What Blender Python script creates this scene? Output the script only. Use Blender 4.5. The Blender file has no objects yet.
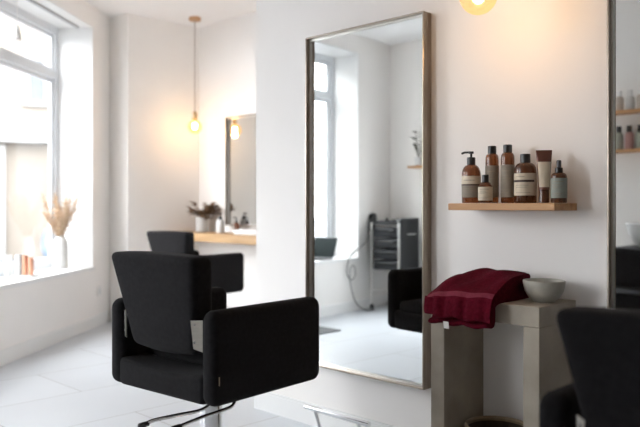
import bpy, bmesh, math, random
from mathutils import Vector, Matrix
random.seed(7)
R = math.radians
PI = math.pi
S = bpy.context.scene
COL = S.collection

# World axes: X runs into the mirror wall, Y runs along it towards the bay, Z is up. Camera over the origin.
MW = 2.56           # plane of the wall with the tall mirrors
AW = 4.33           # plane of the set back wall
CEIL = 2.88

# ------------------------------------------------------------------ materials
def new_mat(name):
    m = bpy.data.materials.new(name); m.use_nodes = True
    nt = m.node_tree
    b = nt.nodes['Principled BSDF']
    return m, nt, b

def simple(name, col, rough=0.5, metal=0.0, spec=0.5, coat=0.0):
    m, nt, b = new_mat(name)
    b.inputs['Base Color'].default_value = (*col, 1)
    b.inputs['Roughness'].default_value = rough
    b.inputs['Metallic'].default_value = metal
    b.inputs['Specular IOR Level'].default_value = spec
    b.inputs['Coat Weight'].default_value = coat
    return m

def noisy(name, c1, c2, scale=8, detail=6, rough=0.6, metal=0, spec=0.4, bump=0.0, bscale=None, stretch=None, r2=None, sheen=0):
    m, nt, b = new_mat(name)
    N = nt.nodes; L = nt.links
    tc = N.new('ShaderNodeTexCoord'); src = tc.outputs['Object']
    if stretch:
        mp = N.new('ShaderNodeMapping'); mp.inputs['Scale'].default_value = stretch
        L.new(src, mp.inputs['Vector']); src = mp.outputs['Vector']
    n = N.new('ShaderNodeTexNoise'); n.inputs['Scale'].default_value = scale; n.inputs['Detail'].default_value = detail
    L.new(src, n.inputs['Vector'])
    r = N.new('ShaderNodeValToRGB')
    r.color_ramp.elements[0].position = .3; r.color_ramp.elements[1].position = .7
    r.color_ramp.elements[0].color = (*c1, 1); r.color_ramp.elements[1].color = (*c2, 1)
    L.new(n.outputs['Fac'], r.inputs['Fac']); L.new(r.outputs['Color'], b.inputs['Base Color'])
    b.inputs['Roughness'].default_value = rough; b.inputs['Metallic'].default_value = metal
    b.inputs['Specular IOR Level'].default_value = spec
    if sheen:
        b.inputs['Sheen Weight'].default_value = sheen; b.inputs['Sheen Roughness'].default_value = .5
    if bump:
        n2 = N.new('ShaderNodeTexNoise'); n2.inputs['Scale'].default_value = bscale or scale * 6; n2.inputs['Detail'].default_value = 3
        L.new(src, n2.inputs['Vector'])
        bp = N.new('ShaderNodeBump'); bp.inputs['Strength'].default_value = bump; bp.inputs['Distance'].default_value = .004
        L.new(n2.outputs['Fac'], bp.inputs['Height']); L.new(bp.outputs['Normal'], b.inputs['Normal'])
    return m

def wood(name, c1, c2, axis='Y', rough=.45):
    st = {'X': (.6, 9, 9), 'Y': (9, .6, 9), 'Z': (9, 9, .6)}[axis]
    return noisy(name, c1, c2, 5, 8, rough, 0, .35, .12, 30, st)

def glass_thin(name, tint=(1, 1, 1), refl=.08):
    m = bpy.data.materials.new(name); m.use_nodes = True
    nt = m.node_tree; N = nt.nodes; L = nt.links; N.clear()
    o = N.new('ShaderNodeOutputMaterial'); mx = N.new('ShaderNodeMixShader')
    t = N.new('ShaderNodeBsdfTransparent'); t.inputs['Color'].default_value = (*tint, 1)
    g = N.new('ShaderNodeBsdfGlossy'); g.inputs['Roughness'].default_value = .02
    lw = N.new('ShaderNodeLayerWeight'); lw.inputs['Blend'].default_value = .25
    mm = N.new('ShaderNodeMath'); mm.operation = 'MULTIPLY'; mm.inputs[1].default_value = refl / .25
    L.new(lw.outputs['Fresnel'], mm.inputs[0]); L.new(mm.outputs[0], mx.inputs['Fac'])
    L.new(t.outputs[0], mx.inputs[1]); L.new(g.outputs[0], mx.inputs[2]); L.new(mx.outputs[0], o.inputs['Surface'])
    return m

def emit(name, col, st):
    m = bpy.data.materials.new(name); m.use_nodes = True
    nt = m.node_tree; N = nt.nodes; N.clear()
    o = N.new('ShaderNodeOutputMaterial'); e = N.new('ShaderNodeEmission')
    e.inputs['Color'].default_value = (*col, 1); e.inputs['Strength'].default_value = st
    nt.links.new(e.outputs[0], o.inputs['Surface'])
    return m

def amber_bulb(name):
    # clear amber glass that glows faintly because the lamp is on
    m = bpy.data.materials.new(name); m.use_nodes = True
    nt = m.node_tree; N = nt.nodes; L = nt.links; N.clear()
    o = N.new('ShaderNodeOutputMaterial'); a = N.new('ShaderNodeAddShader'); mx = N.new('ShaderNodeMixShader')
    t = N.new('ShaderNodeBsdfTransparent'); t.inputs['Color'].default_value = (1, .84, .60, 1)
    g = N.new('ShaderNodeBsdfGlossy'); g.inputs['Roughness'].default_value = .05
    mx.inputs['Fac'].default_value = .06
    e = N.new('ShaderNodeEmission'); e.inputs['Color'].default_value = (1, .56, .22, 1); e.inputs['Strength'].default_value = .15
    L.new(t.outputs[0], mx.inputs[1]); L.new(g.outputs[0], mx.inputs[2]); L.new(mx.outputs[0], a.inputs[0])
    L.new(e.outputs[0], a.inputs[1]); L.new(a.outputs[0], o.inputs['Surface'])
    return m

def tile_floor(name):
    m, nt, b = new_mat(name); N = nt.nodes; L = nt.links
    tc = N.new('ShaderNodeTexCoord'); mp = N.new('ShaderNodeMapping')
    # joints on y = 2.84 + 0.6 k, long side along x
    mp.inputs['Location'].default_value = (.35, -2.84 + 3.0, 0)
    L.new(tc.outputs['Object'], mp.inputs['Vector'])
    br = N.new('ShaderNodeTexBrick')
    br.offset = .5; br.squash = 1
    br.inputs['Scale'].default_value = 1; br.inputs['Brick Width'].default_value = 1.2; br.inputs['Row Height'].default_value = .6
    br.inputs['Mortar Size'].default_value = .0035; br.inputs['Mortar Smooth'].default_value = .3; br.inputs['Bias'].default_value = 0
    br.inputs['Color1'].default_value = (.60, .63, .665, 1); br.inputs['Color2'].default_value = (.64, .67, .705, 1)
    br.inputs['Mortar'].default_value = (.36, .36, .36, 1)
    L.new(mp.outputs['Vector'], br.inputs['Vector'])
    n = N.new('ShaderNodeTexNoise'); n.inputs['Scale'].default_value = 2.2; n.inputs['Detail'].default_value = 8
    L.new(tc.outputs['Object'], n.inputs['Vector'])
    r = N.new('ShaderNodeValToRGB'); r.color_ramp.elements[0].color = (.86, .86, .86, 1); r.color_ramp.elements[1].color = (1, 1, 1, 1)
    L.new(n.outputs['Fac'], r.inputs['Fac'])
    mx = N.new('ShaderNodeMixRGB'); mx.blend_type = 'MULTIPLY'; mx.inputs['Fac'].default_value = .7
    L.new(br.outputs['Color'], mx.inputs[1]); L.new(r.outputs['Color'], mx.inputs[2]); L.new(mx.outputs[0], b.inputs['Base Color'])
    b.inputs['Roughness'].default_value = .38; b.inputs['Specular IOR Level'].default_value = .45
    return m

M = {}
M['paint'] = noisy('wall_paint', (.87, .845, .818), (.89, .865, .838), 3, 4, .75, 0, .25, .05, 160)
M['ceil'] = noisy('ceiling_paint', (.87, .865, .86), (.89, .885, .88), 3, 4, .85, 0, .2)
M['white'] = simple('white_gloss_paint', (.80, .80, .79), .4)
M['frame_white'] = simple('white_window_paint', (.68, .70, .72), .4)
M['floor'] = tile_floor('pale_grey_tile')
M['fabric'] = noisy('charcoal_fabric', (.0075, .0070, .0076), (.0135, .0128, .0138), 60, 4, .92, 0, .12, .25, 400, sheen=.02)
M['chrome'] = simple('chrome', (.80, .80, .81), .12, 1)
M['steel'] = noisy('brushed_steel_plate', (.68, .66, .60), (.76, .74, .68), 20, 3, .42, .8, stretch=(1, 1, 12))
M['bronze'] = noisy('brushed_bronze_steel', (.30, .25, .20), (.39, .335, .28), 12, 5, .28, 1, stretch=(14, 14, .5))
M['silver'] = noisy('satin_silver', (.70, .69, .66), (.78, .77, .74), 12, 5, .28, 1)
M['mirror'] = simple('mirror_silvering', (.85, .87, .865), .0, 1)
M['oak'] = wood('oak_board', (.42, .205, .085), (.58, .33, .15), 'Y')
M['counter'] = wood('pale_oak_worktop', (.36, .215, .10), (.47, .30, .155), 'Y')
M['conc'] = noisy('polished_concrete', (.27, .235, .185), (.44, .385, .315), 5, 9, .6, 0, .35, .15, 40)
M['towel'] = noisy('burgundy_terry', (.065, .0022, .008), (.105, .0045, .014), 90, 3, .95, 0, .06, .9, 380)
M['towel_band'] = noisy('burgundy_woven_band', (.13, .012, .026), (.16, .018, .034), 200, 2, .8, 0, .2, .2, 600)
M['tag'] = simple('white_woven_tag', (.75, .73, .70), .8)
M['stone'] = noisy('stoneware_glaze', (.36, .34, .29), (.46, .44, .38), 30, 5, .35, 0, .5)
M['amber'] = simple('brown_bottle_glass', (.24, .075, .023), .06, 0, .6)
M['amber'].node_tree.nodes['Principled BSDF'].inputs['Transmission Weight'].default_value = .75
M['amber2'] = simple('dark_brown_bottle_glass', (.16, .058, .022), .06, 0, .6)
M['amber2'].node_tree.nodes['Principled BSDF'].inputs['Transmission Weight'].default_value = .7
M['tube'] = simple('brown_metal_tube', (.13, .045, .028), .3, .2, .5)
M['blackcap'] = simple('black_plastic', (.012, .012, .012), .32)
M['cream'] = noisy('cream_label_paper', (.60, .52, .40), (.66, .58, .45), 40, 3, .7)
M['taupe'] = noisy('taupe_label_paper', (.25, .215, .17), (.30, .26, .21), 40, 3, .7)
M['sage'] = noisy('grey_green_label_paper', (.25, .28, .25), (.31, .34, .30), 40, 3, .7)
M['ink'] = simple('dark_brown_print', (.045, .025, .018), .7)
M['inklight'] = simple('grey_print', (.32, .27, .20), .7)
M['bulb'] = amber_bulb('amber_lamp_glass')
M['filament'] = emit('glowing_filament', (1, .74, .42), 45)
M['rose'] = wood('beech_lamp_fitting', (.52, .30, .16), (.62, .38, .22), 'Z')
M['brass'] = simple('aged_brass', (.52, .36, .20), .35, 1)
M['cord'] = simple('grey_textile_cord', (.36, .31, .26), .8)
M['glass'] = glass_thin('window_glass', refl=.04)
M['ceramic'] = noisy('matt_white_ceramic', (.60, .595, .58), (.64, .635, .62), 20, 3, .45)
M['copper'] = simple('rose_copper', (.70, .36, .24), .3, .7)
M['frost'] = simple('frosted_pale_glass', (.66, .67, .67), .35)
M['pampas'] = noisy('dried_grass', (.55, .40, .27), (.70, .55, .40), 60, 3, .9)
M['stem'] = simple('dried_stem', (.50, .36, .20), .9)
M['leaf'] = noisy('brown_green_leaf', (.10, .055, .03), (.20, .12, .06), 30, 3, .7)
M['leafdark'] = noisy('dark_green_leaf', (.03, .035, .015), (.07, .07, .03), 30, 3, .6)
M['bin'] = wood('dark_wood_bin', (.045, .03, .02), (.08, .055, .035), 'Z')
M['binrim'] = wood('tan_wood_rim', (.25, .18, .11), (.33, .25, .16), 'X')
M['blackpl'] = simple('satin_black_plastic', (.013, .014, .015), .5)
M['blackgrey'] = noisy('dark_grey_tray', (.010, .012, .015), (.020, .022, .026), 30, 3, .6)
M['screen'] = simple('dark_glass_screen', (.010, .016, .016), .6, 0, .1)
M['mat'] = noisy('grey_mat_pile', (.13, .135, .14), (.18, .185, .19), 60, 3, .95, bump=.4)
M['facade'] = noisy('cream_render', (.150, .130, .108), (.165, .144, .120), 2, 5, .9)
M['stonetrim'] = simple('pale_stone_trim', (.23, .23, .225), .8)
M['extglass'] = simple('street_window_glass', (.10, .11, .12), .5, 0, .1)
M['street'] = noisy('street_asphalt', (.10, .10, .104), (.12, .12, .125), 3, 6, .9)
M['pave'] = noisy('pavement_slabs', (.32, .315, .31), (.38, .375, .37), 3, 6, .9)
M['carpaint'] = simple('pale_blue_car_paint', (.10, .135, .18), .3, 0, .4, .3)
M['tyre'] = simple('tyre_rubber', (.02, .02, .02), .8)
M['whiteplastic'] = simple('white_plastic', (.80, .79, .77), .4)
M['pinkbottle'] = simple('dusty_pink_bottle', (.42, .22, .20), .35)
M['greybottle'] = simple('grey_green_bottle', (.34, .35, .29), .35)
M['beigebottle'] = simple('beige_tube', (.52, .44, .38), .4)

# ------------------------------------------------------------------ object helpers
def props(o, label=None, cat=None, group=None, kind=None):
    if label: o['label'] = label
    if cat: o['category'] = cat
    if group: o['group'] = group
    if kind: o['kind'] = kind
    return o

def obj(name, bm, mat, parent=None, smooth=True, angle=40):
    me = bpy.data.meshes.new(name)
    bmesh.ops.recalc_face_normals(bm, faces=bm.faces[:])
    bm.to_mesh(me); bm.free()
    for m in (mat if isinstance(mat, (list, tuple)) else [mat]): me.materials.append(m)
    if smooth:
        for p in me.polygons: p.use_smooth = True
        try: me.set_sharp_from_angle(angle=R(angle))
        except Exception: pass
    o = bpy.data.objects.new(name, me); COL.objects.link(o)
    if parent: o.parent = parent
    return o

def thing(name, label, cat, loc=(0, 0, 0), rz=0, group=None):
    o = bpy.data.objects.new(name, None); COL.objects.link(o)
    o.empty_display_size = .1
    o.location = loc; o.rotation_euler = (0, 0, rz)
    return props(o, label, cat, group)

def copy_tree(o, parent=None):
    c = o.copy(); COL.objects.link(c)
    if parent is not None: c.parent = parent
    for ch in list(o.children): copy_tree(ch, c)
    return c

def BM(): return bmesh.new()

def hexa(bm, c, mi=0):
    """c: 8 corners, bottom ring then top ring"""
    v = [bm.verts.new(p) for p in c]
    for q in ((3, 2, 1, 0), (4, 5, 6, 7), (0, 1, 5, 4), (1, 2, 6, 5), (2, 3, 7, 6), (3, 0, 4, 7)):
        f = bm.faces.new([v[i] for i in q]); f.material_index = mi
    return v

def box(bm, x0, x1, y0, y1, z0, z1, bev=0, mi=0, seg=2):
    v = hexa(bm, [(x0, y0, z0), (x1, y0, z0), (x1, y1, z0), (x0, y1, z0), (x0, y0, z1), (x1, y0, z1), (x1, y1, z1), (x0, y1, z1)], mi)
    if bev:
        e = list({e for q in v for e in q.link_edges})
        bmesh.ops.bevel(bm, geom=e, offset=bev, segments=seg, profile=.5, affect='EDGES')

def superbox(bm, hx, hy, hz, r, n=(10, 10, 10), fn=None, mi=0):
    """subdivided rounded box centred on the origin, fn maps each point afterwards"""
    seen = {}
    def coords(h, k):
        # denser rows near the rounded edges
        m = h - r
        a = [-h + r * (1 - math.cos(t * PI / 8)) for t in range(0, 4)]
        mid = [-m + 2 * m * i / k for i in range(k + 1)]
        return a + mid + [-q for q in reversed(a)]
    X, Y, Z = coords(hx, n[0]), coords(hy, n[1]), coords(hz, n[2])
    def vert(p):
        key = tuple(round(q, 6) for q in p)
        if key in seen: return seen[key]
        q = Vector(p)
        inn = Vector((max(-hx + r, min(hx - r, q.x)), max(-hy + r, min(hy - r, q.y)), max(-hz + r, min(hz - r, q.z))))
        d = q - inn
        if d.length > 1e-9: q = inn + d.normalized() * r
        if fn: q = Vector(fn(q))
        seen[key] = bm.verts.new(q)
        return seen[key]
    def face(A, B, mk):
        for i in range(len(A) - 1):
            for j in range(len(B) - 1):
                vs = [vert(mk(A[i], B[j])), vert(mk(A[i + 1], B[j])), vert(mk(A[i + 1], B[j + 1])), vert(mk(A[i], B[j + 1]))]
                u = []
                for w in vs:
                    if w not in u: u.append(w)
                if len(u) >= 3:
                    try:
                        f = bm.faces.new(u); f.material_index = mi
                    except ValueError: pass
    for s in (-1, 1):
        face(X, Y, lambda a, b: (a, b, s * hz))
        face(X, Z, lambda a, b: (a, s * hy, b))
        face(Y, Z, lambda a, b: (s * hx, a, b))

def rrect(a, b, r, n=6):
    r = max(r, 1e-4); pts = []
    for cx, cy, t0 in ((a - r, b - r, 0), (-a + r, b - r, 90), (-a + r, -b + r, 180), (a - r, -b + r, 270)):
        for i in range(n + 1):
            t = R(t0 + 90 * i / n); pts.append((cx + r * math.cos(t), cy + r * math.sin(t)))
    return pts

def slab(bm, a, b, r, w, r2, place, n=6, m=4, mi=0):
    """rounded rectangle a x b extruded to thickness w with soft edges r2; place(p, q, t) -> point"""
    rings = []
    lay = [(r2 * (1 - math.sin(PI / 2 * i / m)), -w / 2 + r2 * (1 - math.cos(PI / 2 * i / m))) for i in range(m + 1)]
    lay = lay + [(i, -t) for i, t in reversed(lay)]
    for ins, t in lay:
        rings.append([bm.verts.new(place(p, q, t)) for p, q in rrect(a - ins, b - ins, r - ins * .8, n)])
    for A, B in zip(rings, rings[1:]):
        k = len(A)
        for i in range(k):
            f = bm.faces.new((A[i], A[(i + 1) % k], B[(i + 1) % k], B[i])); f.material_index = mi
    f = bm.faces.new(rings[0]); f.material_index = mi
    f = bm.faces.new(rings[-1]); f.material_index = mi

def lathe(bm, prof, cx=0, cy=0, n=32, mi=0, a0=0, a1=2 * PI, ell=(1, 1)):
    full = abs(a1 - a0 - 2 * PI) < 1e-6
    k = n if full else n + 1
    rings = []
    for r, z in prof:
        if r < 1e-6 and full: rings.append([bm.verts.new((cx, cy, z))])
        else: rings.append([bm.verts.new((cx + ell[0] * r * math.cos(a0 + (a1 - a0) * i / n), cy + ell[1] * r * math.sin(a0 + (a1 - a0) * i / n), z)) for i in range(k)])
    for A, B in zip(rings, rings[1:]):
        cnt = n if full else n
        for i in range(cnt):
            j = (i + 1) % k if full else i + 1
            if len(A) == 1 and len(B) == 1: continue
            if len(A) == 1: q = (A[0], B[j], B[i])
            elif len(B) == 1: q = (A[i], A[j], B[0])
            else: q = (A[i], A[j], B[j], B[i])
            f = bm.faces.new(q); f.material_index = mi

def cyl(bm, r, z0, z1, cx=0, cy=0, n=24, bev=.0, mi=0):
    b = bev
    p = [(0, z0), (r - b, z0), (r, z0 + b), (r, z1 - b), (r - b, z1), (0, z1)] if b else [(0, z0), (r, z0), (r, z1), (0, z1)]
    lathe(bm, p, cx, cy, n, mi)

def tube(bm, pts, r, n=10, mi=0, taper=None):
    pts = [Vector(p) for p in pts]
    rings = []
    up = None
    for i, p in enumerate(pts):
        if i == 0: d = pts[1] - p
        elif i == len(pts) - 1: d = p - pts[i - 1]
        else: d = (pts[i + 1] - pts[i - 1])
        d.normalize()
        if up is None:
            up = Vector((0, 0, 1)) if abs(d.z) < .9 else Vector((1, 0, 0))
        a = d.cross(up)
        if a.length < 1e-5: a = d.cross(Vector((0, 1, 0)))
        a.normalize(); b = a.cross(d).normalized(); up = b
        rr = r if taper is None else r * taper[i]
        rings.append([bm.verts.new(p + a * rr * math.cos(2 * PI * k / n) + b * rr * math.sin(2 * PI * k / n)) for k in range(n)])
    for A, B in zip(rings, rings[1:]):
        for k in range(n):
            f = bm.faces.new((A[k], A[(k + 1) % n], B[(k + 1) % n], B[k])); f.material_index = mi
    for q in (rings[0], rings[-1]):
        f = bm.faces.new(q); f.material_index = mi

def spline(pts, k=8):
    P = [Vector(p) for p in pts]; P = [2 * P[0] - P[1]] + P + [2 * P[-1] - P[-2]]
    out = []
    for i in range(1, len(P) - 2):
        for j in range(k):
            t = j / k
            out.append(.5 * ((2 * P[i]) + (-P[i - 1] + P[i + 1]) * t + (2 * P[i - 1] - 5 * P[i] + 4 * P[i + 1] - P[i + 2]) * t * t + (-P[i - 1] + 3 * P[i] - 3 * P[i + 1] + P[i + 2]) * t ** 3))
    return out + [P[-2]]

# ------------------------------------------------------------------ setting
def structure(name, bm, mat, parent=None, label=None):
    o = obj(name, bm, mat, parent, smooth=False)
    if parent is None: o['kind'] = 'structure'
    return o

class Wall:
    """a wall line from A to B (x, y); n points out of the room"""
    def __init__(s, A, B, side, t=.15):
        s.A = Vector(A); d = Vector(B) - s.A; s.L = d.length; s.e = d / s.L
        s.n = Vector((-s.e.y, s.e.x)) * side; s.t = t
    def p(s, a, d, h):
        q = s.A + s.e * a + s.n * d
        return (q.x, q.y, h)
    def blk(s, bm, a0, a1, d0, d1, h0, h1, mi=0):
        hexa(bm, [s.p(a0, d0, h0), s.p(a1, d0, h0), s.p(a1, d1, h0), s.p(a0, d1, h0), s.p(a0, d0, h1), s.p(a1, d0, h1), s.p(a1, d1, h1), s.p(a0, d1, h1)], mi)

# floor and ceiling follow the room's outline
outline = [(-1.34, -2.1), (2.66, -2.1), (2.66, 2.95), (4.43, 2.95), (4.43, 6.13), (3.60, 6.13), (3.62, 6.52), (3.46, 6.40), (1.72, 4.95), (-1.34, 5.28)]
def plan(z0, z1):
    bm = BM()
    lo = [bm.verts.new((x, y, z0)) for x, y in outline]; hi = [bm.verts.new((x, y, z1)) for x, y in outline]
    k = len(outline)
    bm.faces.new(lo); bm.faces.new(hi)
    for i in range(k): bm.faces.new((lo[i], lo[(i + 1) % k], hi[(i + 1) % k], hi[i]))
    return bm
structure('floor', plan(-.12, 0), M['floor'])
structure('ceiling', plan(CEIL, CEIL + .2), M['ceil'])

BB = .105  # baseboard height
def plain_wall(name, A, B, side, t=.15, bb=None, ext=(0, 0)):
    w = Wall(A, B, side, t); bm = BM(); w.blk(bm, -ext[0], w.L + ext[1], 0, t, 0, CEIL)
    structure(name, bm, M['paint'])
    if bb:
        bm = BM(); w.blk(bm, 0, w.L, -.015, 0, 0, BB - .012)
        w.blk(bm, 0, w.L, -.010, 0, BB - .012, BB)
        structure(bb, bm, M['white'])
    return w
plain_wall('wall_mirror_side', (MW, -2.0), (MW, 3.05 - .15), -1, .15, None, (.0, .0))
# end of the mirror wall with the return to the set back wall
bm = BM(); box(bm, MW, AW, 3.05 - .15, 3.05, 0, CEIL); structure('wall_return', bm, M['paint'])
w = Wall((MW, -2.0), (MW, 3.05), -1); bm = BM(); w.blk(bm, 0, w.L, -.015, 0, 0, BB - .012); w.blk(bm, 0, w.L, -.010, 0, BB - .012, BB)
structure('baseboard_mirror_side', bm, M['white'])
plain_wall('wall_alcove', (AW, 3.05), (AW, 6.05), -1, .15, 'baseboard_alcove', (.15, .15))
plain_wall('wall_back', (3.53, 6.05), (AW, 6.05), 1, .08, 'baseboard_back')
plain_wall('wall_pier', (3.502, 6.326), (3.53, 6.05), 1, .08, 'baseboard_pier', (.05, 0))
plain_wall('wall_near', (-1.24, -2.0), (MW, -2.0), -1, .15, 'baseboard_near', (0, .15))

SILL, HEAD = .55, 2.70
def window_wall(idx, name, A, B, side, a0, a1, t=.40, cut=(0, 0), frame_at=.32, mulls=(), bb=None):
    w = Wall(A, B, side, t)
    bm = BM()
    w.blk(bm, -cut[0], a0, 0, t, 0, CEIL); w.blk(bm, a1, w.L + cut[1], 0, t, 0, CEIL)
    w.blk(bm, a0, a1, 0, t, 0, SILL - .03); w.blk(bm, a0, a1, 0, t, HEAD, CEIL)
    structure(name, bm, M['paint'])
    bm = BM(); w.blk(bm, 0, w.L, -.015, 0, 0, BB - .012); w.blk(bm, 0, w.L, -.010, 0, BB - .012, BB)
    structure(bb, bm, M['white'])
    root = bpy.data.objects.new(f'window_{idx}', None); COL.objects.link(root); root['kind'] = 'structure'
    bm = BM(); w.blk(bm, a0, a1, -.02, t, SILL - .03, SILL); obj('window_sill', bm, M['white'], root, False)
    # white lining of the reveal
    bm = BM()
    w.blk(bm, a0, a0 + .012, .0, frame_at, SILL, HEAD); w.blk(bm, a1 - .012, a1, .0, frame_at, SILL, HEAD)
    w.blk(bm, a0 + .012, a1 - .012, .0, frame_at, HEAD - .012, HEAD)
    obj('reveal', bm, M['white'], root, False)
    f0, f1 = frame_at, frame_at + .06
    TR = 2.255
    bm = BM()
    w.blk(bm, a0, a0 + .065, f0, f1, SILL, HEAD); w.blk(bm, a1 - .065, a1, f0, f1, SILL, HEAD)
    w.blk(bm, a0 + .065, a1 - .065, f0, f1, SILL, SILL + .06); w.blk(bm, a0 + .065, a1 - .065, f0, f1, HEAD - .075, HEAD)
    w.blk(bm, a0 + .065, a1 - .065, f0 - .012, f1, TR - .032, TR + .032)
    for q in mulls: w.blk(bm, q - .035, q + .035, f0, f1, SILL + .06, HEAD - .075)
    obj('window_frame', bm, M['frame_white'], root, False)
    xs = [a0 + .065] + [v for q in mulls for v in (q - .035, q + .035)] + [a1 - .065]
    for i in range(0, len(xs), 2):
        for h0, h1 in ((SILL + .06, TR - .032), (TR + .032, HEAD - .075)):
            # sash with its own slim grey stiles
            bm = BM(); g = f0 + .02
            w.blk(bm, xs[i], xs[i] + .035, g, g + .03, h0, h1); w.blk(bm, xs[i + 1] - .035, xs[i + 1], g, g + .03, h0, h1)
            w.blk(bm, xs[i] + .035, xs[i + 1] - .035, g, g + .03, h0, h0 + .03); w.blk(bm, xs[i] + .035, xs[i + 1] - .035, g, g + .03, h1 - .03, h1)
            sash = obj('window_sash', bm, M['frame_white'], root, False)
            bm = BM(); w.blk(bm, xs[i] + .035, xs[i + 1] - .035, g + .012, g + .018, h0 + .03, h1 - .03)
            obj('pane', bm, M['glass'], sash, False)
    return w
WB = window_wall(1, 'wall_bay', (1.75, 4.88), (3.502, 6.326), 1, .25, 1.868, cut=(0, .05), bb='baseboard_bay')
WO = window_wall(3, 'wall_opposite', (-1.24, -2.0), (-1.24, 5.2), 1, 5.0, 6.12, t=.15, cut=(.15, .15), frame_at=.06, bb='baseboard_opposite')  # this wall's window is unseen, added to light the mirror wall and chair backs
WS = window_wall(2, 'wall_street', (-1.24, 5.2), (1.75, 4.88), 1, .59, 2.15, cut=(.15, -.16), bb='baseboard_street')

# daylight portals simply tell the renderer where the sky comes in
for w, a0, a1 in ((WB, .25, 1.868), (WS, .59, 2.15), (WO, 5.0, 6.12)):
    ld = bpy.data.lights.new('window_portal', 'AREA'); ld.shape = 'RECTANGLE'; ld.size = a1 - a0; ld.size_y = HEAD - SILL
    ld.cycles.is_portal = True
    lo = bpy.data.objects.new('window_portal', ld); COL.objects.link(lo)
    lo.location = w.p((a0 + a1) / 2, w.t + .02, (HEAD + SILL) / 2)
    lo.rotation_euler = Vector((-w.n.x, -w.n.y, 0)).to_track_quat('-Z', 'Z').to_euler()

# ------------------------------------------------------------------ tall mirrors
def wall_mirror(label, x, y0, y1, z0, z1, depth=.060, group='metal framed wall mirrors'):
    t = thing('wall_mirror', label, 'mirror', (x, (y0 + y1) / 2, z0), 0, group)
    hw, H = (y1 - y0) / 2, z1 - z0; e = .007
    bm = BM()
    for s in (-1, 1):
        box(bm, -depth, -.002, min(s * hw, s * (hw - e)), max(s * hw, s * (hw - e)), 0, H, .0012, seg=1)
    box(bm, -depth, -.002, -hw + e, hw - e, 0, e, .0012, seg=1); box(bm, -depth, -.002, -hw + e, hw - e, H - e, H, .0012, seg=1)
    f = obj('mirror_frame', bm, M['bronze'], t, False)
    bm = BM(); q = .009; g = -depth / 2
    for s in (-1, 1):
        a, b = s * (hw - e), s * (hw - e - q * .6); box(bm, g - .008, g - .0005, min(a, b), max(a, b), e, H - e)
    box(bm, g - .008, g - .0005, -hw + e + q * .6, hw - e - q * .6, e, e + q); box(bm, g - .008, g - .0005, -hw + e + q * .6, hw - e - q * .6, H - e - q, H - e)
    obj('inner_lip', bm, M['silver'], f, False)
    bm = BM(); box(bm, -depth / 2, -.003, -hw + e, hw - e, e, H - e); obj('mirror_glass', bm, M['mirror'], t, False)
    return t
wall_mirror('tall metal framed mirror on the wall behind the foremost black salon chair', MW, 1.880, 2.604, .314, 1.925)
wall_mirror('tall metal framed mirror cut by the picture edge beside the wooden shelf', MW,   .366, 1.090, .314, 1.925)
wall_mirror('smaller dark framed mirror above the pale wooden worktop in the alcove', AW, 4.83, 5.545, .905, 1.93)

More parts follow.
